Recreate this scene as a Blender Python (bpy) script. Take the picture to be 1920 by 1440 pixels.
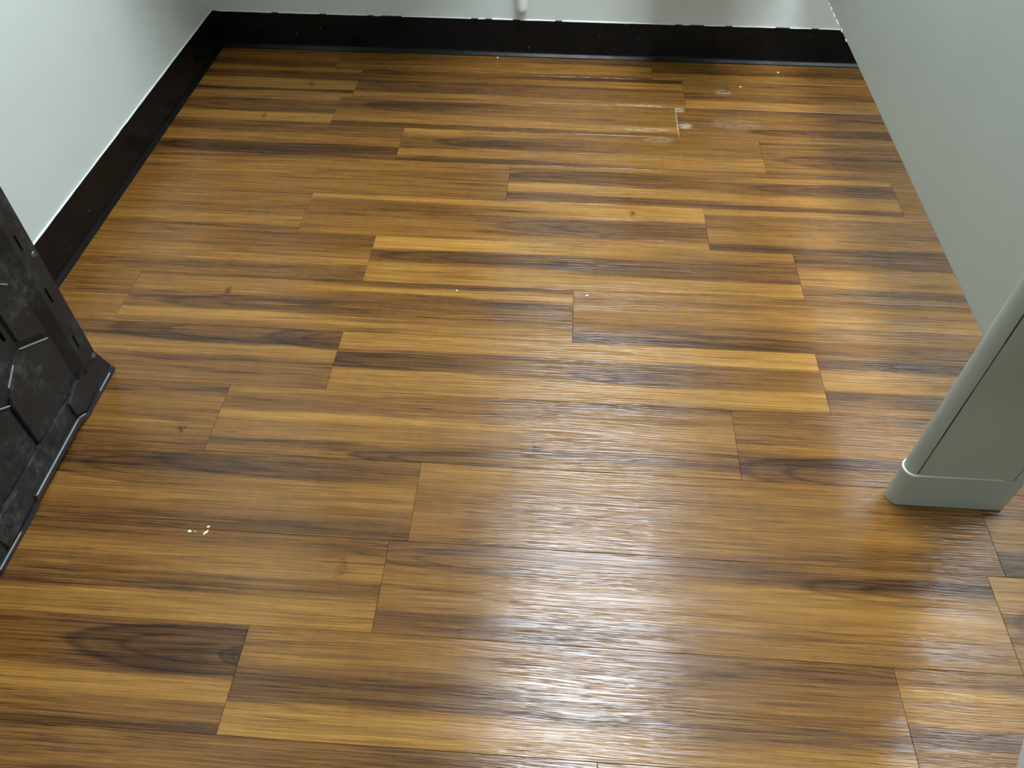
import bpy, bmesh, math, random
from mathutils import Vector, Matrix

# ------------------------------------------------------------------ clear
for o in list(bpy.data.objects):
    bpy.data.objects.remove(o)
scene = bpy.context.scene
COL = scene.collection
R = math.radians

# ------------------------------------------------------------------ camera
CAM_H = 1.07646
PITCH, ROLL, YAW, FPX = R(48.178), R(0.1005), R(-3.764), 1465.56
fw = Vector((math.sin(YAW) * math.cos(PITCH), math.cos(YAW) * math.cos(PITCH), -math.sin(PITCH)))
rt = Vector((math.cos(YAW), -math.sin(YAW), 0))
up = rt.cross(fw)
rt2 = math.cos(ROLL) * rt + math.sin(ROLL) * up
up2 = -math.sin(ROLL) * rt + math.cos(ROLL) * up
camd = bpy.data.cameras.new('camera')
camd.sensor_fit = 'HORIZONTAL'
camd.sensor_width = 36
camd.lens = 36 * FPX / 1920
camd.clip_start = 0.02
cam = bpy.data.objects.new('camera', camd)
COL.objects.link(cam)
mw = Matrix((rt2, up2, -fw)).transposed().to_4x4()
mw.translation = Vector((0, 0, CAM_H))
cam.matrix_world = mw
scene.camera = cam

# ------------------------------------------------------------------ world and exposure
world = bpy.data.worlds.new('world')
scene.world = world
world.use_nodes = True
world.node_tree.nodes['Background'].inputs[0].default_value = (0.75, 0.8, 0.85, 1)
world.node_tree.nodes['Background'].inputs[1].default_value = 0.05
vs = scene.view_settings
vs.view_transform = 'Standard'
vs.look = 'None'
vs.gamma = 1
vs.use_curve_mapping = False
vs.exposure = 0.08
STALL_LIGHT = 21.5      # emission of the ceiling fitting over the stall
ROOM_LIGHT = 3.0       # the one behind the camera
NEXT_LIGHT = 7.5
LIGHT_COL = (0.90, 0.99, 1.09, 1)

# ------------------------------------------------------------------ sizes
WL, WB, WR, WF, CEIL = -1.031, 2.2665, 2.2, -1.6, 2.44
PW, PL = 0.1524, 0.9144        # 6 x 36 inch planks
Y0 = 2.14432                   # far edge of row A
FT = 0.004                     # plank thickness

# ------------------------------------------------------------------ helpers
def srgb(r, g, b):
    f = lambda c: (c / 255 / 12.92) if c / 255 <= 0.04045 else ((c / 255 + 0.055) / 1.055) ** 2.4
    return (f(r), f(g), f(b), 1)

class NT:
    """small node-tree writer"""
    def __init__(self, name):
        self.m = bpy.data.materials.new(name)
        self.m.use_nodes = True
        self.t = self.m.node_tree
        self.n = self.t.nodes
        self.bsdf = self.n['Principled BSDF']
    def link(self, a, b):
        if isinstance(a, (int, float)):
            b.default_value = a
        elif isinstance(a, tuple):
            b.default_value = a
        else:
            self.t.links.new(a, b)
    def math(self, op, a, b=0.0, c=0.0, clamp=False):
        n = self.n.new('ShaderNodeMath'); n.operation = op; n.use_clamp = clamp
        for i, x in enumerate((a, b, c)):
            self.link(x, n.inputs[i])
        return n.outputs[0]
    def add(self, a, b): return self.math('ADD', a, b)
    def sub(self, a, b): return self.math('SUBTRACT', a, b)
    def mul(self, a, b): return self.math('MULTIPLY', a, b)
    def comb(self, x, y, z):
        n = self.n.new('ShaderNodeCombineXYZ')
        for i, v in enumerate((x, y, z)):
            self.link(v, n.inputs[i])
        return n.outputs[0]
    def coord(self, which='Object'):
        n = self.n.new('ShaderNodeTexCoord')
        return n.outputs[which]
    def sep(self, v):
        n = self.n.new('ShaderNodeSeparateXYZ'); self.t.links.new(v, n.inputs[0])
        return n.outputs
    def noise(self, v, scale=1.0, detail=2.0, rough=0.5, dist=0.0):
        n = self.n.new('ShaderNodeTexNoise')
        self.t.links.new(v, n.inputs['Vector'])
        n.inputs['Scale'].default_value = scale
        n.inputs['Detail'].default_value = detail
        n.inputs['Roughness'].default_value = rough
        n.inputs['Distortion'].default_value = dist
        return n.outputs['Fac']
    def smooth(self, v, lo, hi, a=0.0, b=1.0):
        n = self.n.new('ShaderNodeMapRange'); n.interpolation_type = 'SMOOTHSTEP'
        self.link(v, n.inputs[0])
        n.inputs[1].default_value = lo; n.inputs[2].default_value = hi
        n.inputs[3].default_value = a; n.inputs[4].default_value = b
        return n.outputs[0]
    def ramp(self, v, stops, mode='LINEAR'):
        n = self.n.new('ShaderNodeValToRGB'); n.color_ramp.interpolation = mode
        el = n.color_ramp.elements
        while len(el) > 1:
            el.remove(el[-1])
        for i, (p, c) in enumerate(stops):
            e = el[0] if i == 0 else el.new(p)
            e.position = p
            e.color = c if isinstance(c, tuple) else (c, c, c, 1)
        self.link(v, n.inputs[0])
        return n.outputs[0]
    def mixc(self, f, a, b):
        n = self.n.new('ShaderNodeMix'); n.data_type = 'RGBA'
        self.link(f, n.inputs[0]); self.link(a, n.inputs[6]); self.link(b, n.inputs[7])
        return n.outputs[2]
    def mixf(self, f, a, b):
        n = self.n.new('ShaderNodeMix'); n.data_type = 'FLOAT'
        self.link(f, n.inputs[0]); self.link(a, n.inputs[2]); self.link(b, n.inputs[3])
        return n.outputs[0]
    def bump(self, h, strength, dist):
        n = self.n.new('ShaderNodeBump')
        n.inputs['Strength'].default_value = strength
        n.inputs['Distance'].default_value = dist
        self.link(h, n.inputs['Height'])
        self.t.links.new(n.outputs[0], self.bsdf.inputs['Normal'])
    def out(self, col=None, rough=None, spec=None):
        if col is not None: self.link(col, self.bsdf.inputs['Base Color'])
        if rough is not None: self.link(rough, self.bsdf.inputs['Roughness'])
        if spec is not None: self.link(spec, self.bsdf.inputs['Specular IOR Level'])
        return self.m

def paint(name, col, rough=0.5, var=0.05, bump=0.0, bscale=260.0, spec=0.5):
    t = NT(name)
    v = t.coord()
    n = t.noise(v, 5, 3)
    k = t.smooth(n, 0.2, 0.8, 1 - var, 1 + var)
    c = t.n.new('ShaderNodeVectorMath'); c.operation = 'SCALE'
    c.inputs[0].default_value = col[:3]
    t.link(k, c.inputs['Scale'])
    if bump:
        t.bump(t.noise(v, bscale, 2), bump, 0.001)
    return t.out(c.outputs[0], rough, spec)

M = {}
M['wall'] = paint('wall_paint', srgb(212, 219, 214), 0.55, 0.02, 0.12, 180)
M['ceiling'] = paint('ceiling_paint', srgb(225, 228, 226), 0.8, 0.02)
M['partition'] = paint('partition_enamel', srgb(168, 174, 165), 0.5, 0.02, 0.10, 420)
M['door'] = paint('door_enamel', srgb(186, 190, 186), 0.42, 0.02, 0.10, 420)
M['caulk'] = paint('caulk_white', srgb(226, 228, 220), 0.6, 0.05)
M['pvc'] = paint('white_pvc', srgb(232, 236, 230), 0.3, 0.02)
M['porcelain'] = paint('white_porcelain', srgb(236, 238, 236), 0.12, 0.01)
M['steel'] = paint('brushed_steel', srgb(150, 152, 152), 0.35, 0.05)
M['steel'].node_tree.nodes['Principled BSDF'].inputs['Metallic'].default_value = 1
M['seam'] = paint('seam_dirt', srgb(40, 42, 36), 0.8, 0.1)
M['subfloor'] = paint('subfloor_adhesive', srgb(46, 34, 22), 0.9, 0.1)
M['crumb'] = paint('crumb_white', srgb(236, 232, 214), 0.8, 0.06)
M['chip'] = paint('bare_chip', srgb(235, 236, 226), 0.7, 0.05)

def mat_rubber():
    t = NT('black_rubber_base')
    v = t.coord()
    sp = t.smooth(t.noise(v, 55, 2), 0.73, 0.78)
    sc = t.smooth(t.noise(v, 7, 4), 0.55, 0.8)
    c = t.mixc(t.mul(sp, 0.5), srgb(13, 14, 15), srgb(120, 122, 120))
    c = t.mixc(t.mul(sc, 0.2), c, srgb(40, 41, 42))
    t.bump(t.noise(v, 30, 3), 0.08, 0.002)
    return t.out(c, t.smooth(t.noise(v, 9, 3), 0.3, 0.7, 0.24, 0.4), 0.22)
M['rubber'] = mat_rubber()

def mat_plastic():
    t = NT('scuffed_black_plastic')
    v = t.coord()
    dust = t.smooth(t.noise(v, 11, 4, 0.6), 0.42, 0.72)
    fine = t.smooth(t.noise(v, 60, 4, 0.7), 0.35, 0.8)
    scr = t.smooth(t.noise(v, 160, 2), 0.70, 0.76)
    c = t.mixc(t.mul(dust, fine), srgb(30, 32, 34), srgb(96, 97, 92))
    c = t.mixc(t.mul(scr, 0.35), c, srgb(150, 150, 145))
    t.bump(t.noise(v, 420, 2), 0.15, 0.0006)
    return t.out(c, t.mixf(dust, 0.42, 0.62), 0.4)
M['plastic'] = mat_plastic()
M['edge_highlight'] = paint('plastic_edge_highlight', srgb(150, 152, 150), 0.4, 0.25)  # pale grey painted as the highlight on rib and lip edges
M['lip'] = paint('rubbed_plastic_lip', srgb(38, 41, 44), 0.28, 0.3)

def emit(name, col, s):
    m = bpy.data.materials.new(name); m.use_nodes = True
    b = m.node_tree.nodes['Principled BSDF']
    b.inputs['Base Color'].default_value = (0.9, 0.9, 0.9, 1)
    b.inputs['Emission Color'].default_value = col
    b.inputs['Emission Strength'].default_value = s
    return m

def tag(o, label=None, cat=None, group=None, kind=None):
    if label: o['label'] = label
    if cat: o['category'] = cat
    if group: o['group'] = group
    if kind: o['kind'] = kind
    return o

def obj(name, bm, mat, parent=None, smooth=False, loc=None):
    me = bpy.data.meshes.new(name)
    bmesh.ops.recalc_face_normals(bm, faces=bm.faces)
    bm.to_mesh(me); bm.free()
    me.materials.append(mat)
    if smooth:
        for p in me.polygons: p.use_smooth = True
        me.set_sharp_from_angle(angle=R(38))
    o = bpy.data.objects.new(name, me)
    if smooth:
        wn = o.modifiers.new('weighted_normals', 'WEIGHTED_NORMAL'); wn.keep_sharp = True; wn.weight = 90
    COL.objects.link(o)
    if loc: o.location = loc
    if parent: o.parent = parent
    return o

def empty(name, loc=(0, 0, 0), rz=0):
    o = bpy.data.objects.new(name, None)
    COL.objects.link(o); o.location = loc; o.rotation_euler = (0, 0, rz)
    return o

def add_box(bm, lo, hi, bevel=0.0, seg=2):
    x0, y0, z0 = lo; x1, y1, z1 = hi
    vs_ = [bm.verts.new(p) for p in ((x0, y0, z0), (x1, y0, z0), (x1, y1, z0), (x0, y1, z0),
                                     (x0, y0, z1), (x1, y0, z1), (x1, y1, z1), (x0, y1, z1))]
    fs = [bm.faces.new([vs_[i] for i in q]) for q in
          ((0, 3, 2, 1), (4, 5, 6, 7), (0, 1, 5, 4), (1, 2, 6, 5), (2, 3, 7, 6), (3, 0, 4, 7))]
    if bevel:
        es = list({e for f in fs for e in f.edges})
        bmesh.ops.bevel(bm, geom=es, offset=bevel, segments=seg, affect='EDGES', profile=0.5)

def box(name, lo, hi, mat, parent=None, bevel=0.0, seg=2, smooth=False):
    bm = bmesh.new(); add_box(bm, lo, hi, bevel, seg)
    return obj(name, bm, mat, parent, smooth)

def add_prism(bm, poly, axis, a0, a1):
    """extrude a 2D polygon along an axis: axis 0 -> poly is (y,z), 1 -> (x,z), 2 -> (x,y)"""
    def P(p, a):
        if axis == 0: return (a, p[0], p[1])
        if axis == 1: return (p[0], a, p[1])
        return (p[0], p[1], a)
    A = [bm.verts.new(P(p, a0)) for p in poly]
    B = [bm.verts.new(P(p, a1)) for p in poly]
    n = len(poly)
    bm.faces.new(A); bm.faces.new(B[::-1])
    for i in range(n):
        bm.faces.new((A[i], A[(i + 1) % n], B[(i + 1) % n], B[i]))

# ------------------------------------------------------------------ room shell
T = 0.1
def struct(o):
    return tag(o, kind='structure')
struct(box('wall_left', (WL - T, WF - T, -0.02), (WL, WB + T, CEIL), M['wall']))
struct(box('wall_back', (WL, WB, -0.02), (WR, WB + T, CEIL), M['wall']))
struct(box('wall_right', (WR, WF - T, -0.02), (WR + T, WB + T, CEIL), M['wall']))
struct(box('wall_front', (WL, WF - T, -0.02), (WR, WF, CEIL), M['wall']))
struct(box('ceiling', (WL - T, WF - T, CEIL), (WR + T, WB + T, CEIL + T), M['ceiling']))
floor = struct(box('floor', (WL, WF, -0.03), (WR, WB, -FT), M['subfloor']))

# ------------------------------------------------------------------ wood planks
WOOD = [(0.0, srgb(43, 23, 9)), (0.22, srgb(78, 49, 22)), (0.5, srgb(129, 88, 37)),
        (0.75, srgb(167, 121, 53)), (1.0, srgb(200, 152, 78))]

def stops_of(strips):
    """[(v_start, tone), ...] -> colour ramp stops with short soft changes"""
    out = []
    for i, (v, tn) in enumerate(strips):
        if i == 0:
            out.append((0.0, tn))
        else:
            out.append((max(0, v - 0.03), strips[i - 1][1]))
            out.append((min(1, v + 0.03), tn))
    return out

def plank_material(name, left, right, caths, wears, seed):
    t = NT(name)
    P = t.coord()
    s = t.sep(P)
    x, y = s[0], s[1]
    u = t.mul(x, 1 / PL)
    v = t.mul(y, -1 / PW)
    sd = seed * 3.717
    # the strips are not ruled: their edges drift along the grain
    w1 = t.sub(t.noise(t.comb(t.mul(x, 2.6), t.mul(y, 16), sd), 1, 2), 0.5)
    w2 = t.sub(t.noise(t.comb(t.mul(x, 9), t.mul(y, 40), sd + 5), 1, 2), 0.5)
    vw = t.add(v, t.add(t.mul(w1, 0.16), t.mul(w2, 0.035)))
    tone = t.ramp(vw, stops_of(left))
    if right is not None:
        tr = t.ramp(vw, stops_of(right))
        f = t.smooth(t.add(u, t.mul(w1, 0.5)), 0.3, 0.7)
        tone = t.mixf(f, tone, tr)
    else:
        tone = t.mixf(0.0, tone, tone)
    tone = t.add(t.mul(t.sub(tone, 0.5), 0.74), 0.5)
    for (u0, v0, lu, lv, amp) in caths:
        if abs(lu) < 0.03:                       # a knot: small dark fleck with torn edges
            du = t.mul(t.sub(u, u0), 1 / lu)
            dv = t.mul(t.sub(v, v0), 1 / lv)
            r = t.math('SQRT', t.add(t.mul(du, du), t.mul(dv, dv)))
            nz = t.noise(t.comb(t.mul(x, 150), t.mul(y, 320), sd + 9), 1, 2)
            k = t.smooth(t.add(r, t.mul(t.sub(nz, 0.5), 2.6)), 0.1, 0.9, 1, 0)
            tone = t.sub(tone, t.mul(k, amp))
            continue
        # a flame figure: nested tips at one end that run out along the grain at the other
        sg = 1 if lu > 0 else -1
        du = t.mul(t.sub(u, u0 + lu * 0.6), 1 / (abs(lu) * 1.6))
        dv = t.mul(t.sub(vw, v0), 1 / lv)
        r = t.math('SQRT', t.add(t.mul(du, du), t.mul(dv, dv)))
        fade = t.smooth(t.mul(du, sg), -0.3, 1.0, 1, 0)
        inside = t.smooth(r, 0.8, 1.05, 1, 0)
        rim = t.math('EXPONENT', t.mul(t.math('POWER', t.mul(t.sub(r, 1.0), 13), 2), -1))
        rim2 = t.math('EXPONENT', t.mul(t.math('POWER', t.mul(t.sub(r, 0.62), 18), 2), -1))
        tone = t.sub(tone, t.mul(t.mul(t.add(t.mul(inside, 0.4), t.add(t.mul(rim, 0.7), t.mul(rim2, 0.45))), fade), amp))
    # bands, fine grain, pores, cross figure
    n2 = t.noise(t.comb(t.mul(x, 1.7), t.mul(t.add(y, t.mul(w1, 0.012)), 95), sd + 1), 1, 3, 0.55)
    n3 = t.noise(t.comb(t.mul(x, 7), t.mul(y, 480), sd + 2), 1, 3, 0.6)
    n4 = t.noise(t.comb(t.mul(x, 26), t.mul(y, 750), sd + 3), 1, 1)
    n5 = t.noise(t.comb(t.mul(x, 60), t.mul(y, 22), sd + 4), 1, 2)
    n6 = t.noise(t.comb(t.mul(x, 3.0), t.mul(t.add(y, t.mul(w1, 0.02)), 46), sd + 6), 1, 2)
    streak = t.smooth(n6, 0.60, 0.76)
    tone = t.add(tone, t.mul(t.sub(n2, 0.5), 0.34))
    tone = t.add(tone, t.mul(t.sub(n3, 0.5), 0.7))
    tone = t.add(tone, t.mul(t.sub(n5, 0.5), 0.08))
    n7 = t.noise(t.comb(t.mul(x, 5), t.mul(t.add(y, t.mul(w1, 0.02)), 330), sd + 7), 1, 1)
    hair = t.math('EXPONENT', t.mul(t.math('POWER', t.mul(t.sub(n7, 0.5), 22), 2), -1))
    hgate = t.smooth(t.noise(t.comb(t.mul(x, 3), t.mul(y, 30), sd + 11), 1, 2), 0.35, 0.65, 0.1, 1)
    tone = t.sub(tone, t.mul(t.mul(hair, hgate), 0.2))
    tone = t.sub(tone, t.mul(streak, 0.16))
    tone = t.sub(tone, t.mul(t.smooth(n4, 0.60, 0.72), 0.10))
    col = t.ramp(tone, WOOD)
    rough = t.smooth(t.noise(t.comb(t.mul(x, 4), t.mul(y, 30), sd), 1, 2), 0.3, 0.7, 0.12, 0.20)
    for (u0, v0, ru, rv, amt) in wears:
        du = t.mul(t.sub(u, u0), 1 / ru)
        dv = t.mul(t.sub(v, v0), 1 / rv)
        r = t.math('SQRT', t.add(t.mul(du, du), t.mul(dv, dv)))
        nz = t.noise(t.comb(t.mul(x, 45), t.mul(y, 330), sd), 1, 3, 0.7)
        mk = t.mul(t.mul(t.smooth(r, 0.5, 1.1, 1, 0), t.smooth(nz, 0.40, 0.60)), amt)
        col = t.mixc(mk, col, srgb(205, 200, 180))
        rough = t.mixf(mk, rough, 0.7)
    # embossed grain
    b1 = t.noise(t.comb(t.mul(x, 9), t.mul(t.add(y, t.mul(w1, 0.02)), 340), sd + 2.5), 1, 2, 0.55)
    b2 = t.noise(t.comb(t.mul(x, 60), t.mul(y, 900), sd + 3.5), 1, 1)
    gate = t.smooth(t.noise(t.comb(t.mul(x, 2.5), t.mul(y, 22), sd + 8), 1, 2), 0.3, 0.55, 0.25, 1)
    h = t.mul(t.add(t.smooth(b1, 0.35, 0.65), t.mul(b2, 0.35)), gate)
    t.bump(h, 0.62, 0.0007)
    return t.out(col, rough, 0.5)

# tones across each plank (far edge -> near edge), at its left and its right end
PLANKS = {
 ('0', -1): ([(0, .5), (.45, .6), (.7, .35), (.95, .5)], None, [], []),
 ('0', 0): ([(0, .4), (.5, .45), (.75, .5), (.95, .35)], [(0, .4), (.5, .65), (.92, .3)], [], []),
 ('0', 1): ([(0, .45), (.55, .3), (.75, .6)], None, [], []),
 ('A', -1): ([(0, .7), (.13, .3), (.43, .7), (.78, .12), (.88, .65)], None, [(.86, .58, .012, .12, .25)], []),
 ('A', 0): ([(0, .35), (.5, .4), (.8, .62), (.97, .4)], [(0, .2), (.12, .65), (.38, .3), (.45, .45), (.72, .4), (.88, .6)], [(.3, .55, .25, .2, .15)], [(.86, .97, .08, .05, .55)]),
 ('A', 1): ([(0, .35), (.05, .5), (.35, .55), (.4, .38), (.72, .7)], [(0, .6), (.4, .3), (.6, .65), (.9, .4)], [(.13, .3, .015, .12, .3)], [(.12, .38, .03, .14, .28)]),
 ('B', -1): ([(0, .65), (.2, .42), (.62, .72), (.92, .4)], None, [(.72, .4, .2, .2, .18), (.8, .76, .012, .12, .25)], []),
 ('B', 0): ([(0, .55), (.07, .35), (.35, .5), (.55, .62), (.85, .2)], [(0, .6), (.15, .5), (.65, .72), (.88, .35)], [(.25, .28, .16, .2, .25)], [(1.0, .5, .004, .75, 1), (.9, .78, .1, .08, .3)]),
 ('B', 1): ([(0, .25), (.15, .45), (.6, .45)], [(0, .25), (.35, .5), (.6, .25), (.85, .5)], [(.42, .72, .2, .13, .3)], [(.008, .08, .022, .09, .7), (.02, .62, .024, .11, .6), (.16, .5, .09, .2, .14)]),
 ('C', -1): ([(0, .25), (.28, .55), (.58, .27), (.95, .5)], [(0, .35), (.3, .55), (.62, .13), (.9, .3)], [(.55, .75, .2, .2, .2)], []),
 ('C', 0): ([(0, .72), (.18, .5), (.3, .35), (.62, .62), (.87, .2)], [(0, .5), (.25, .5), (.6, .66), (.93, .3)], [(.32, .4, .2, .2, .22)], [(.72, .1, .05, .12, .2)]),
 ('C', 1): ([(0, .45), (.4, .4), (.7, .5), (.95, .3)], None, [(.25, .6, .2, .2, .2)], []),
 ('D', -1): ([(0, .28), (.1, .5), (.5, .45), (.8, .52)], [(0, .5), (.3, .45), (.7, .5), (.9, .4)], [], []),
 ('D', 0): ([(0, .65), (.1, .38), (.5, .75), (.78, .2), (.93, .5)], [(0, .4), (.12, .68), (.25, .38), (.6, .65), (.88, .25)], [(.2, .32, .19, .2, .2), (.85, .4, .2, .17, .2)], []),
 ('D', 1): ([(0, .45), (.5, .5)], None, [], []),
 ('E', -1): ([(0, .5), (.3, .45), (.6, .6), (.85, .35), (.95, .5)], None, [], []),
 ('E', 0): ([(0, .78), (.12, .45), (.2, .4), (.5, .52), (.8, .5)], [(0, .78), (.38, .4), (.85, .65)], [(.82, .2, .012, .13, .35), (.72, .62, .22, .2, .2)], []),
 ('E', 1): ([(0, .65), (.15, .45), (.55, .55), (.85, .2)], [(0, .5), (.2, .65), (.45, .35), (.6, .6), (.8, .4)], [], []),
 ('F', -1): ([(0, .5), (.25, .58), (.75, .4), (.85, .52)], [(0, .35), (.3, .4), (.45, .6), (.7, .35), (.9, .45)], [], []),
 ('F', 0): ([(0, .85), (.28, .33), (.6, .7), (.85, .75)], [(0, .6), (.2, .42), (.68, .7), (.95, .5)], [(.25, .45, .22, .18, .22), (.68, .5, .24, .2, .2)], []),
 ('F', 1): ([(0, .3), (.3, .6), (.75, .28), (.9, .45)], None, [], []),
 ('G', -1): ([(0, .45), (.5, .55)], None, [], []),
 ('G', 0): ([(0, .3), (.05, .55), (.38, .4), (.7, .75), (.88, .5)], [(0, .28), (.13, .75), (.28, .35), (.55, .45), (.8, .65)], [(.22, .33, .012, .12, .3), (.3, .55, .2, .16, .2)], []),
 ('G', 1): ([(0, .6), (.13, .35), (.2, .55), (.6, .4), (.85, .22)], [(0, .35), (.1, .62), (.3, .7), (.5, .52), (.8, .4)], [], []),
 ('H', -1): ([(0, .3), (.25, .6), (.65, .35), (.8, .5)], [(0, .4), (.15, .28), (.3, .6), (.55, .3), (.65, .45)], [(.68, .1, .17, .2, .25), (.97, .15, .12, .18, .25)], []),
 ('H', 0): ([(0, .72), (.28, .35), (.66, .68)], [(0, .8), (.3, .28), (.38, .45), (.68, .75), (.97, .4)], [(.05, .5, .13, .15, .3), (.62, .55, .12, .15, .28)], []),
 ('H', 1): ([(0, .48), (.12, .22), (.3, .68), (.62, .3), (.88, .45)], None, [(.18, .18, .08, .12, .2)], []),
 ('I', -1): ([(0, .35), (.2, .5), (.5, .55), (.8, .42)], None, [(.94, .72, .012, .08, .3)], []),
 ('I', 0): ([(0, .6), (.1, .45), (.37, .75), (.5, .55), (.78, .28), (.9, .45)], [(0, .3), (.08, .5), (.28, .62), (.55, .5), (.75, .3), (.88, .55)], [(.62, .72, .012, .08, .4), (.4, .95, .12, .1, .35)], []),
 ('I', 1): ([(0, .4), (.25, .5), (.45, .55), (.6, .3), (.78, .5)], None, [(.14, .85, .14, .2, .3)], []),
 ('J', -1): ([(0, .35), (.28, .52), (.6, .5), (.8, .35)], [(0, .4), (.3, .6), (.65, .5), (.8, .3)], [(.45, .25, .17, .2, .28), (.72, .12, .2, .2, .2)], []),
 ('J', 0): ([(0, .6), (.3, .5), (.6, .55), (.9, .45)], [(0, .5), (.4, .55), (.8, .4)], [], [(.93, .12, .03, .1, .3)]),
 ('J', 1): ([(0, .45), (.3, .6), (.7, .2)], None, [], []),
 ('K', -1): ([(0, .35), (.1, .55), (.35, .42), (.7, .35), (.76, .65)], [(0, .4), (.2, .6), (.5, .4), (.7, .7)], [(.93, .35, .014, .2, .14)], []),
 ('K', 0): ([(0, .3), (.08, .5), (.4, .55), (.75, .3), (.95, .5)], [(0, .45), (.1, .3), (.2, .35), (.28, .68), (.7, .55)], [(.1, .2, .12, .12, .25), (.85, .25, .15, .14, .25)], []),
 ('K', 1): ([(0, .7), (.4, .4), (.7, .55)], None, [(.08, .5, .06, .2, .2)], []),
 ('L', -1): ([(0, .5), (.05, .3), (.42, .2), (.5, .65), (.7, .5), (.93, .25)], [(0, .35), (.4, .25), (.5, .7), (.75, .5), (.93, .2)], [(.86, .25, .13, .22, .3), (1.0, .28, .03, .1, .3)], []),
 ('L', 0): ([(0, .55), (.4, .28), (.7, .75)], [(0, .4), (.3, .5), (.6, .42), (.75, .65)], [], []),
 ('L', 1): ([(0, .45), (.2, .75), (.5, .25), (.7, .45)], None, [], []),
 ('M', -1): ([(0, .5), (.5, .42)], [(0, .35), (.3, .5)], [], []),
 ('M', 0): ([(0, .5), (.5, .45)], None, [], []),
}
ROWX = {'0': -0.6562, 'A': -0.5748, 'B': -0.6034, 'C': -0.4035, 'D': -0.1156, 'E': -0.5727, 'F': -0.3947,
        'G': -0.868, 'H': -0.4038, 'I': -0.581, 'J': -0.2044, 'K': -0.2329, 'L': -0.4112, 'M': 0.0904}
ORDER = '0ABCDEFGHIJKLMNOPQRSTUVWXYZ'
GEN = [plank_material('vinyl_wood_common_%d' % i, st, None, [], [], 60 + i) for i, st in enumerate((
    [(0, .6), (.3, .4), (.65, .65)], [(0, .35), (.25, .6), (.7, .4)], [(0, .5), (.4, .7), (.8, .3)]))]

def plank_mesh(x0, x1, y0, y1):
    """a thin plank with eased top edges; local x along the grain from 0, local y downwards from 0"""
    g, b = 0.00018, 0.0005
    bm = bmesh.new()
    def ring(i, z):
        return [bm.verts.new(p) for p in ((x0 + i, y1 + i, z), (x1 - i, y1 + i, z), (x1 - i, y0 - i, z), (x0 + i, y0 - i, z))]
    a, m_, t_ = ring(g, -FT), ring(g, -b * 0.8), ring(g + b, 0)
    bm.faces.new(a[::-1]); bm.faces.new(t_)
    for p, q in ((a, m_), (m_, t_)):
        for i in range(4):
            bm.faces.new((p[i], p[(i + 1) % 4], q[(i + 1) % 4], q[i]))
    return bm

rnd = random.Random(5)
for i, r in enumerate(ORDER):
    yt = Y0 - (i - 1) * PW
    yb = yt - PW
    if yt <= WF: break
    x_first = ROWX.get(r, rnd.uniform(-0.9, 0))
    for k in range(-3, 5):
        xs = x_first + k * PL
        lo, hi = max(xs, WL), min(xs + PL, WR)
        if hi - lo < 0.01: continue
        yy0, yy1 = min(yt, WB), max(yb, WF)
        key = (r, k)
        if key in PLANKS:
            a = PLANKS[key]
            m = plank_material('vinyl_wood_%s_%d' % (r, k + 1), a[0], a[1], a[2], a[3], i * 7 + k * 2.3 + 1)
        else:
            m = GEN[(i * 2 + k) % 3]
        obj('plank', plank_mesh(lo - xs, hi - xs, yy0 - yt, yy1 - yt), m, floor, loc=(xs, yt, 0))

# ------------------------------------------------------------------ cove bases
PROF = [(0, 0), (.0122, 0), (.0126, .0018), (.0118, .0032), (.0062, .0088), (.0046, .0125),
        (.0036, .02), (.0033, .101), (.0026, .1036), (0, .1042)]
def base_run(bm, a, b, nrm):
    """cove base from floor point a to b, standing off along nrm"""
    A = [bm.verts.new((a[0] + nrm[0] * d, a[1] + nrm[1] * d, z)) for d, z in PROF]
    B = [bm.verts.new((b[0] + nrm[0] * d, b[1] + nrm[1] * d, z)) for d, z in PROF]
    n = len(PROF)
    bm.faces.new(A); bm.faces.new(B[::-1])
    for i in range(n):
        bm.faces.new((A[i], A[(i + 1) % n], B[(i + 1) % n], B[i]))

def bead(name, a, b, nrm, z0, parent, seed, wmin, wmax, step=0.02, keep=1.0):
    """uneven line of wall paint and caulk along the top of the base"""
    rr = random.Random(seed)
    bm = bmesh.new()
    a = Vector(a); b = Vector(b); nrm = Vector(nrm)
    L = (b - a).length; n = int(L / step)
    w = (wmin + wmax) / 2
    prev = None
    for i in range(n + 1):
        w = min(wmax, max(wmin, w + rr.uniform(-1, 1) * (wmax - wmin) * 0.35))
        p = a.lerp(b, i / n)
        lo = z0 - rr.uniform(0.0, 0.0009)
        d = 0.0030 + rr.uniform(0, 0.0007)
        cur = [bm.verts.new(p + Vector((0, 0, z))+ nrm * dd) for dd, z in
               ((0.0, z0 + w), (d * 0.55, z0 + w * 0.85), (d, z0 + 0.0005), (d, lo), (0.0, lo))]
        if prev and rr.random() < keep:
            for j in range(5):
                bm.faces.new((prev[j], prev[(j + 1) % 5], cur[(j + 1) % 5], cur[j]))
        prev = cur
    bmesh.ops.delete(bm, geom=[v for v in bm.verts if not v.link_faces], context='VERTS')
    return obj(name, bm, M['caulk'], parent, True)

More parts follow.
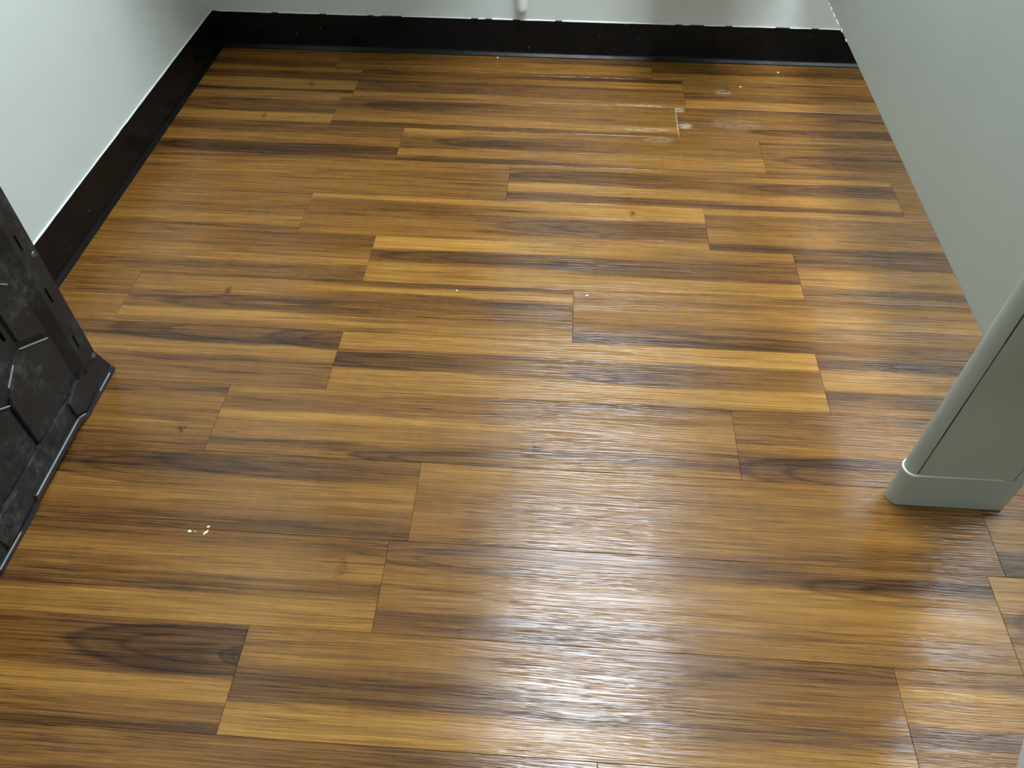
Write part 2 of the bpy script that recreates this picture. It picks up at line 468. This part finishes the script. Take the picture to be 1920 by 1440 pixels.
SEAM_Y = 1.8138
bl = struct(empty('baseboard_left', (WL, 0, 0)))
for a, b in ((SEAM_Y + 0.0006, WB), (WF, SEAM_Y - 0.0006)):
    bm = bmesh.new()
    base_run(bm, (0, a), (0, b), (1, 0))
    obj('base_strip', bm, M['rubber'], bl, True)
bead('caulk_bead', (0, WF, 0), (0, WB, 0), (1, 0, 0), .1040, bl, 3, .0008, .0026)
bb = struct(empty('baseboard_back', (0, WB, 0)))
bm = bmesh.new()
base_run(bm, (WL + .004, 0), (WR, 0), (0, -1))
obj('base_strip', bm, M['rubber'], bb, True)
bead('caulk_bead', (WL, 0, 0), (WR, 0, 0), (0, -1, 0), .1040, bb, 8, .0006, .0028, keep=0.85)

# ------------------------------------------------------------------ toilet partition: side panel and pilaster with shoe
tp = tag(empty('toilet_partition', (0.652, 0.757, 0)),
         'grey enamelled toilet partition with raised side panel and pilaster on the right', 'partition')
def tpo(o):
    o.parent = tp; o.matrix_parent_inverse = Matrix.Translation(-Vector(tp.location)); return o
# side panel runs from the pilaster to the back wall, 30 cm clear of the floor
PZ0, PZ1, PT = 0.305, 1.78, 0.025
fx, bx = 0.6055, 0.6195       # x of the visible face at the pilaster and at the back wall
bm = bmesh.new()
add_box(bm, (0, 0.7745, PZ0), (PT, WB - 0.0, PZ1), 0.003, 2)
for v in bm.verts:
    f = (v.co.y - 0.7745) / (WB - 0.7745)
    v.co.x += fx + (bx - fx) * f
side = tpo(obj('side_panel', bm, M['partition'], None, True))
for i, (yy, ln, dz) in enumerate(((1.93, .008, .004), (1.905, .018, .005), (1.872, .02, .003), (1.835, .03, .003),
                                  (1.79, .018, .006), (1.742, .012, .005))):
    xx = fx + (bx - fx) * (yy - 0.7745) / (WB - 0.7745)
    bm = bmesh.new()
    pts = [(yy - ln / 2, PZ0 + .0005), (yy - ln * .2, PZ0 + dz), (yy + ln * .25, PZ0 + dz * .7), (yy + ln / 2, PZ0 + .001), (yy, PZ0 - .0004)]
    add_prism(bm, pts, 0, xx - 0.0008, xx + 0.004)
    ch = obj('paint_chip', bm, M['chip'])
    ch.parent = tp; ch.matrix_parent_inverse = Matrix.Translation(-Vector(tp.location))
# pilaster: flat front sheet between two rolled edge channels
X0, X1, YC, HT = 0.5640, 0.7420, 0.7575, 0.0155
def edge_poly(xc, sgn, rad, inner, n=10):
    pts = []
    for i in range(n + 1):
        a = -math.pi / 2 + math.pi * i / n
        pts.append((xc - sgn * rad * math.cos(a), YC + rad * math.sin(a)))
    pts.append((inner, YC + rad)); pts.append((inner, YC - rad))
    return pts
bm = bmesh.new()
add_box(bm, (X0 + HT + .0006, YC - HT + .0003, 0.02), (X1 - HT - .0006, YC + HT - .0003, 2.05))
pil = tpo(obj('pilaster', bm, M['partition']))
for sgn, xc, inner in ((1, X0 + HT, X0 + HT - .0006), (-1, X1 - HT, X1 - HT + .0006)):
    bm = bmesh.new()
    poly = edge_poly(xc, sgn, HT, inner)[:11] if sgn > 0 else [(inner, YC - HT), (X1 - .001, YC - HT), (X1, YC - HT + .001), (X1, YC + HT), (inner, YC + HT)]
    add_prism(bm, poly, 2, 0.02, 2.05)
    e = obj('edge_channel', bm, M['partition'], pil, True)
    e.matrix_parent_inverse = Matrix.Translation((0, 0, 0))
# dark open seam beside the near channel, broken where paint has filled it
rr = random.Random(4)
z = 0.085
bm = bmesh.new()
while z < 1.0:
    ln = rr.uniform(.03, .11)
    if rr.random() < 0.9:
        w = rr.uniform(.0005, .0011)
        add_box(bm, (X0 + HT - w, YC - HT - .00025, z), (X0 + HT + w, YC - HT + .002, z + ln))
    z += ln
obj('seam', bm, M['seam'], pil)
# shoe
def shoe_poly(o):
    pts = edge_poly(X0 + HT, 1, HT + o, 0)[:11]
    return [(X1 + o, YC - HT - o)] + pts + [(X1 + o, YC + HT + o)]
SH = 0.0800
bm = bmesh.new()
add_prism(bm, shoe_poly(.0014), 2, 0.0012, SH)
bmesh.ops.bevel(bm, geom=[e for e in bm.edges if abs(e.verts[0].co.z - SH) < 1e-5 and abs(e.verts[1].co.z - SH) < 1e-5],
                offset=.0003, segments=1, affect='EDGES')
shoe = tpo(obj('shoe', bm, M['partition'], None, True))
# light bead where the shoe meets the rolled edge, thinning along the front
bm = bmesh.new()
path = [(X0 + HT - (HT + .0009) * math.cos(a), YC + (HT + .0009) * math.sin(a)) for a in
        [math.pi * .42 - i * math.pi * .92 / 14 for i in range(15)]]
path += [(X0 + HT + d, YC - HT - .0009) for d in (.012, .03, .055, .09, .13)]
wid = [.0016] * 14 + [.0013, .0008, .0004, .0002, .0001, .0001]
prev = None
for (px, py), w in zip(path, wid):
    cx, cy = X0 + HT, YC
    d = Vector((px - min(px, cx) if px > cx else px - cx, py - cy, 0))
    d = Vector((0, -1, 0)) if px > cx else Vector((px - cx, py - cy, 0)).normalized()
    cur = [bm.verts.new((px + d.x * a, py + d.y * a, SH + b)) for a, b in ((-.0012, 0), (w, -.0001), (w * .8, w * 1.3), (-.0012, w * 1.6))]
    if prev:
        for j in range(4):
            bm.faces.new((prev[j], prev[(j + 1) % 4], cur[(j + 1) % 4], cur[j]))
    prev = cur
bd = obj('sealant_bead', bm, M['caulk'], shoe, True)
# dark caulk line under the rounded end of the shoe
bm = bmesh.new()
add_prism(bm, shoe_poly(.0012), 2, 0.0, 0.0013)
obj('dark_gasket', bm, M['seam'], shoe)
for zz in (0.62, 1.5):
    tpo(box('wall_bracket', (bx - .012, WB - .04, zz), (bx, WB, zz + .06), M['steel'], None, .002))

# ------------------------------------------------------------------ stall door beyond the pilaster, hanging open
DA = math.radians(238.85)
dr = tag(empty('stall_door', (0.7435, 0.7350, 0), DA), 'pale grey stall door edge hanging open at the lower right corner', 'door')
box('door_leaf', (0.006, 0.0, 0.305), (0.61, 0.025, 1.78), M['door'], dr, .003, 2, True)
for zz in (0.36, 1.70):
    bm = bmesh.new()
    bmesh.ops.create_cone(bm, cap_ends=True, segments=16, radius1=.008, radius2=.008, depth=.07)
    bmesh.ops.translate(bm, verts=bm.verts, vec=(0.001, 0.0125, zz))
    obj('hinge', bm, M['steel'], dr, True)

# ------------------------------------------------------------------ black moulded plastic panel by the left wall
BX = -0.81
pp = tag(empty('plastic_panel', (BX, 0.735, 0)), 'scuffed black moulded plastic panel standing on edge near the left wall', 'panel')
YN, YF = 0.520, 0.924     # near and far upright edges
TOP = 0.92
def ppo(name, bm, smooth=False, parent=None):
    o = obj(name, bm, M['plastic'], None, smooth)
    p = parent or pp
    o.parent = p
    if parent is None:
        o.matrix_parent_inverse = Matrix.Translation(-Vector(pp.location))
    return o
def strip_cells(bm, x0, x1, y0, y1, z0, z1, holes):
    """slab in the yz plane with rectangular through-slots (z ranges) in a band"""
    zs = sorted({z0, z1} | {h for s in holes for h in s[:2]})
    ys = sorted({y0, y1} | {h for s in holes for h in s[2:]})
    V = {}
    def vv(x, y, z):
        k = (x, y, z)
        if k not in V: V[k] = bm.verts.new(k)
        return V[k]
    solid = set()
    for i in range(len(ys) - 1):
        for j in range(len(zs) - 1):
            cy, cz = (ys[i] + ys[i + 1]) / 2, (zs[j] + zs[j + 1]) / 2
            if not any(s[0] < cz < s[1] and s[2] < cy < s[3] for s in holes):
                solid.add((i, j))
    for (i, j) in solid:
        a, b, c, d = (ys[i], zs[j]), (ys[i + 1], zs[j]), (ys[i + 1], zs[j + 1]), (ys[i], zs[j + 1])
        bm.faces.new([vv(x1, *p) for p in (a, b, c, d)])
        bm.faces.new([vv(x0, *p) for p in (d, c, b, a)])
        for (di, dj), (p, q) in (((0, -1), (a, b)), ((1, 0), (b, c)), ((0, 1), (c, d)), ((-1, 0), (d, a))):
            if (i + di, j + dj) not in solid:
                bm.faces.new((vv(x0, *p), vv(x0, *q), vv(x1, *q), vv(x1, *p)))
# slotted flange along both upright edges (slots as in the photo, repeated up the edge)
slots = [(z, z + .030) for z in (.108, .213, .318, .423, .528, .633, .738, .843)]
SL = .0048
for yc0, yc1, ym in ((.8845, YF, .8975), (YN, .5595, .5465)):
    bm = bmesh.new()
    strip_cells(bm, BX - .006, BX, yc0, yc1, .07, TOP, [(a, b, ym - SL / 2, ym + SL / 2) for a, b in slots])
    fl_ = ppo('slotted_flange', bm)
    # dark hollow behind the slots is the panel's own back web
    for zz in (.0676, .30, .53, .76):
        yy = yc1 - .010 if yc0 > .7 else yc0 + .010
        if zz < .08: continue
        bm2 = bmesh.new()
        bmesh.ops.create_uvsphere(bm2, u_segments=12, v_segments=8, radius=.0052)
        bmesh.ops.scale(bm2, verts=bm2.verts, vec=(.35, 1, 1))
        bmesh.ops.translate(bm2, verts=bm2.verts, vec=(BX + .0002, yy, zz))
        o = obj('rivet', bm2, M['steel'], None, True); o.parent = fl_
# sloping walls from the flange down to the recessed field
DEEP = .012
for y0_, y1_ in ((.8845, .8625), (.5595, .5815)):
    bm = bmesh.new()
    pts = [(BX, y0_), (BX - DEEP, y1_), (BX - DEEP - .004, y1_), (BX - .004, y0_)]
    add_prism(bm, pts, 2, .06, TOP)
    ppo('field_wall', bm)
# recessed field with slots
bm = bmesh.new()
strip_cells(bm, BX - DEEP - .004, BX - DEEP, .5815, .8625, .03, TOP,
            [(z, z + .034, .7815, .7885) for z in (.234, .339, .444, .549, .654, .759)] +
            [(z, z + .034, .6555, .6625) for z in (.234, .339, .444, .549, .654, .759)])
field = ppo('field', bm)
# back web (keeps the slots dark) and outer edges
bm = bmesh.new(); add_box(bm, (BX - .055, YN + .002, .016), (BX - .050, YF - .002, TOP - .002))
ppo('back_web', bm)
for yy in (YN, YF - .003):
    bm = bmesh.new(); add_box(bm, (BX - .055, yy, .08), (BX - .006, yy + .003, TOP))
    ppo('edge_wall', bm)
bm = bmesh.new(); add_box(bm, (BX - .055, YN, TOP), (BX, YF, TOP + .004), .001, 1)
ppo('edge_wall', bm)
# foot: flared at both corners, notched between
bm = bmesh.new()
foot = [(.5000 + .020, 0), (.640, 0), (.6465, .010), (.808, .0125), (.816, .008), (.8335, 0), (.9475, 0),
        (.9475, .012), (.9245, .078), (.885, .080), (.8625, .062), (.5815, .062), (.5595, .080), (.5205, .078)]
add_prism(bm, foot, 0, BX - .055, BX - .0035)
ft = ppo('foot', bm)
# raised lip along the foot
bm = bmesh.new()
lip = [(.9475, .0), (.9475, .0105), (.836, .0085), (.8285, .0135), (.810, .0225), (.650, .0195), (.6455, .0100),
       (.520, .0095), (.520, 0), (.640, 0), (.6465, .010), (.808, .0125), (.816, .008), (.8335, 0)]
add_prism(bm, lip, 0, BX - .004, BX + .0025)
bmesh.ops.bevel(bm, geom=[e for e in bm.edges if e.verts[0].co.x > BX and e.verts[1].co.x > BX], offset=.0012, segments=2, affect='EDGES')
o = obj('lip', bm, M['lip'], None, True); o.parent = ft
bm = bmesh.new()  # thin bright strips painting the highlight along the lip
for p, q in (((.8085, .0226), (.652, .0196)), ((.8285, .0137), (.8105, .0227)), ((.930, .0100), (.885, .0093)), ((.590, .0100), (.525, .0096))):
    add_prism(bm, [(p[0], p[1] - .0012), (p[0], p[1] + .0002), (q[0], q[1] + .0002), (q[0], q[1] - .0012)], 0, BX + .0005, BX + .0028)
o = obj('lip_highlight', bm, M['edge_highlight'], None); o.parent = ft
# raised corner pads
for poly in ([(.851, .074), (.882, .046), (.882, .022), (.836, .013), (.8105, .030), (.8105, .060)],
             [(.634, .062), (.646, .030), (.643, .016), (.560, .012), (.556, .050), (.585, .068)]):
    bm = bmesh.new()
    add_prism(bm, poly, 0, BX - .0045, BX + .0012)
    bmesh.ops.bevel(bm, geom=[e for e in bm.edges if e.verts[0].co.x > BX and e.verts[1].co.x > BX], offset=.001, segments=1, affect='EDGES')
    o = obj('corner_pad', bm, M['plastic'], None, True); o.parent = ft
# hexagon figure: raised plates with a gap between, repeated up the field
def plate(poly, h):
    bm = bmesh.new()
    add_prism(bm, poly, 0, BX - DEEP - .001, BX - DEEP + h)
    bmesh.ops.bevel(bm, geom=[e for e in bm.edges if e.verts[0].co.x > BX - DEEP + h * .5 and e.verts[1].co.x > BX - DEEP + h * .5],
                    offset=.0015, segments=2, affect='EDGES')
    o = obj('raised_plate', bm, M['plastic'], None, True); o.parent = field
plate([(.8605, .064), (.8605, .1725), (.797, .208), (.770, .200), (.738, .182), (.7215, .160), (.7215, .064)], .006)
plate([(.7150, .064), (.7150, .160), (.692, .178), (.640, .178), (.584, .15), (.584, .064)], .0045)
for k in range(3):
    zb = .215 + k * .235
    plate([(.8605, zb - .035), (.8605, zb + .185), (.800, zb + .150), (.800, zb + .004)], .0045)
    plate([(.584, zb - .035), (.584, zb + .185), (.645, zb + .150), (.645, zb + .004)], .0045)
# thin ribs, their bright highlight painted into the colour
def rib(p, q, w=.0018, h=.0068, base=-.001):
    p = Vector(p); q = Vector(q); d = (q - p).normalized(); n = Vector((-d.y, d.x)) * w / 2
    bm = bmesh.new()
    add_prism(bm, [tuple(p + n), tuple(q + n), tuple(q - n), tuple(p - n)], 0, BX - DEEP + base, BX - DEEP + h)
    o = obj('rib', bm, M['edge_highlight'], None); o.parent = field
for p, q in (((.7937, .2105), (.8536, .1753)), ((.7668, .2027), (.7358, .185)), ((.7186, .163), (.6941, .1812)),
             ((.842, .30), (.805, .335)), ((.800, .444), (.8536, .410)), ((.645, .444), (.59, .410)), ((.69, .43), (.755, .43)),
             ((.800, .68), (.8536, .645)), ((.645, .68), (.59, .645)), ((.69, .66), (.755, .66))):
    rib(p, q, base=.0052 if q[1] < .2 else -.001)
# bolt boss near the foot corner
bm = bmesh.new()
bmesh.ops.create_cone(bm, cap_ends=True, segments=16, radius1=.0062, radius2=.0046, depth=.004)
bmesh.ops.rotate(bm, verts=bm.verts, cent=(0, 0, 0), matrix=Matrix.Rotation(R(90), 3, 'Y'))
bmesh.ops.translate(bm, verts=bm.verts, vec=(BX - .0015, .918, .0676))
o = obj('rivet', bm, M['steel'], None, True); o.parent = ft

# ------------------------------------------------------------------ white pipe end on the back wall
bm = bmesh.new()
px_, py_, pr = -0.1215, WB - 0.0185, 0.0158
rings = [(0.001, 0.130), (.006, .1308), (.0108, .1340), (.0140, .1395), (.0158, .148), (.0158, .62)]
prev = None
for rad, z in rings:
    cur = [bm.verts.new((px_ + rad * math.cos(2 * math.pi * i / 24), py_ + rad * math.sin(2 * math.pi * i / 24), z)) for i in range(24)]
    if prev:
        for i in range(24):
            bm.faces.new((prev[i], prev[(i + 1) % 24], cur[(i + 1) % 24], cur[i]))
    else:
        bm.faces.new(cur[::-1])
    prev = cur
bm.faces.new(prev)
tag(obj('pipe', bm, M['pvc'], None, True), 'white pipe with a rounded lower end on the back wall', 'pipe')

# ------------------------------------------------------------------ crumbs on the floor
def crumb(name, loc, size, rz, label, group=None):
    rr = random.Random(name + str(loc))
    bm = bmesh.new()
    bmesh.ops.create_icosphere(bm, subdivisions=2, radius=1)
    for v in bm.verts:
        k = 1 + rr.uniform(-.28, .28)
        v.co = Vector((v.co.x * size[0] * k, v.co.y * size[1] * k, max(v.co.z, -.6) * size[2] * (1 + rr.uniform(-.2, .2))))
    zmin = min(v.co.z for v in bm.verts)
    for v in bm.verts: v.co.z -= zmin
    o = obj(name, bm, M['crumb'], None, False, (loc[0], loc[1], 0.0))
    o.rotation_euler = (0, 0, rz)
    return tag(o, label, 'crumb', group)
def fl_pt(px, py):
    d = fw + rt2 * ((px - 960) / FPX) + up2 * ((720 - py) / FPX)
    t = -CAM_H / d.z
    return (d.x * t, d.y * t)
G = 'crumbs on the plank floor'
crumb('crumb', fl_pt(386, 999), (.0052, .0020, .0014), R(55), 'largest white crumb, elongated, on planks near the black plastic panel', G)
crumb('crumb', fl_pt(391, 988), (.0026, .0019, .0010), R(10), 'flat pale crumb just behind the largest elongated crumb', G)
crumb('crumb', fl_pt(356, 997), (.0030, .0026, .0016), R(0), 'round white crumb left of the largest elongated crumb', G)
crumb('crumb', fl_pt(366, 997), (.0019, .0010, .0008), R(0), 'tiny crumb between the round and the elongated white crumbs', G)
crumb('crumb', fl_pt(1101, 554), (.0032, .0020, .0010), R(15), 'small white crumb at a plank joint mid floor', G)
crumb('crumb', fl_pt(857, 545), (.0022, .0016, .0010), R(40), 'small white crumb on light strip left of mid floor joint', G)
crumb('crumb', fl_pt(1388, 163), (.0045, .0018, .0008), R(5), 'thin white crumb near the back base, right side', G)
crumb('crumb', fl_pt(1459, 136), (.0035, .0020, .0008), R(0), 'small crumb close to the back base at far right', G)
crumb('crumb', fl_pt(933, 109), (.0026, .0022, .0024), R(0), 'tiny white crumb against the back base, below the pipe', G)

# ------------------------------------------------------------------ sink and bin added out of view to shade the back wall
sk = tag(empty('added_sink', (-0.53, WB, 0.70)), 'added white sink out of view, shading the left of the back wall', 'sink')
bm = bmesh.new()
add_box(bm, (-.35, -.48, 0), (.35, 0, .16), .04, 4)
top = [f for f in bm.faces if f.normal.z > .99 or f.calc_center_median().z > .1599]
bmesh.ops.inset_region(bm, faces=top, thickness=.02, depth=-.0)
for f in top:
    for v in f.verts: v.co.z -= .11
obj('added_basin', bm, M['porcelain'], sk, True)
box('added_splashback', (-.35, -.03, .15), (.35, 0, .22), M['porcelain'], sk, .008, 3, True)
bm = bmesh.new()
bmesh.ops.create_cone(bm, cap_ends=True, segments=20, radius1=.012, radius2=.012, depth=.13)
bmesh.ops.rotate(bm, verts=bm.verts, cent=(0, 0, 0), matrix=Matrix.Rotation(R(75), 3, 'X'))
bmesh.ops.translate(bm, verts=bm.verts, vec=(0, -.08, .25))
obj('added_spout', bm, M['steel'], sk, True)

wb = tag(empty('added_bin', (0.34, WB, 0.36)), 'added pale bin out of view, shading the back wall right of the pipe', 'bin')  # unseen bin, added for its shadow on the wall below
bm = bmesh.new()
add_box(bm, (-.12, -.26, 0), (.12, 0, .30), .015, 3)
obj('added_bin_body', bm, M['porcelain'], wb, True)
bm = bmesh.new()
add_prism(bm, [(-.265, .300), (-.265, .318), (-.02, .362), (0, .362), (0, .300)], 0, -.125, .125)
obj('added_bin_lid', bm, M['porcelain'], wb)

# ------------------------------------------------------------------ ceiling light fittings
def troffer(x0, x1, y0, y1, strength, label):
    root = tag(empty('ceiling_light', ((x0 + x1) / 2, (y0 + y1) / 2, CEIL)), label, 'light', 'ceiling light fittings')
    hx, hy = (x1 - x0) / 2, (y1 - y0) / 2
    bm = bmesh.new()
    w = .03
    for lo, hi in (((-hx - w, -hy - w, -.03), (hx + w, -hy, 0)), ((-hx - w, hy, -.03), (hx + w, hy + w, 0)),
                   ((-hx - w, -hy, -.03), (-hx, hy, 0)), ((hx, -hy, -.03), (hx + w, hy, 0))):
        add_box(bm, lo, hi)
    obj('frame', bm, M['ceiling'], root)
    box('diffuser', (-hx, -hy, -.022), (hx, hy, -.012), emit('diffuser_glow_%d' % int(strength * 100), LIGHT_COL, strength), root)
troffer(-0.11, 0.58, 0.76, 1.98, STALL_LIGHT, 'rectangular ceiling light fitting over the toilet stall')
troffer(0.95, 2.10, 0.80, 2.10, NEXT_LIGHT, 'rectangular ceiling light fitting beyond the side panel')
troffer(-0.30, 0.30, -1.30, -0.70, ROOM_LIGHT, 'square ceiling light fitting behind the stall entrance')
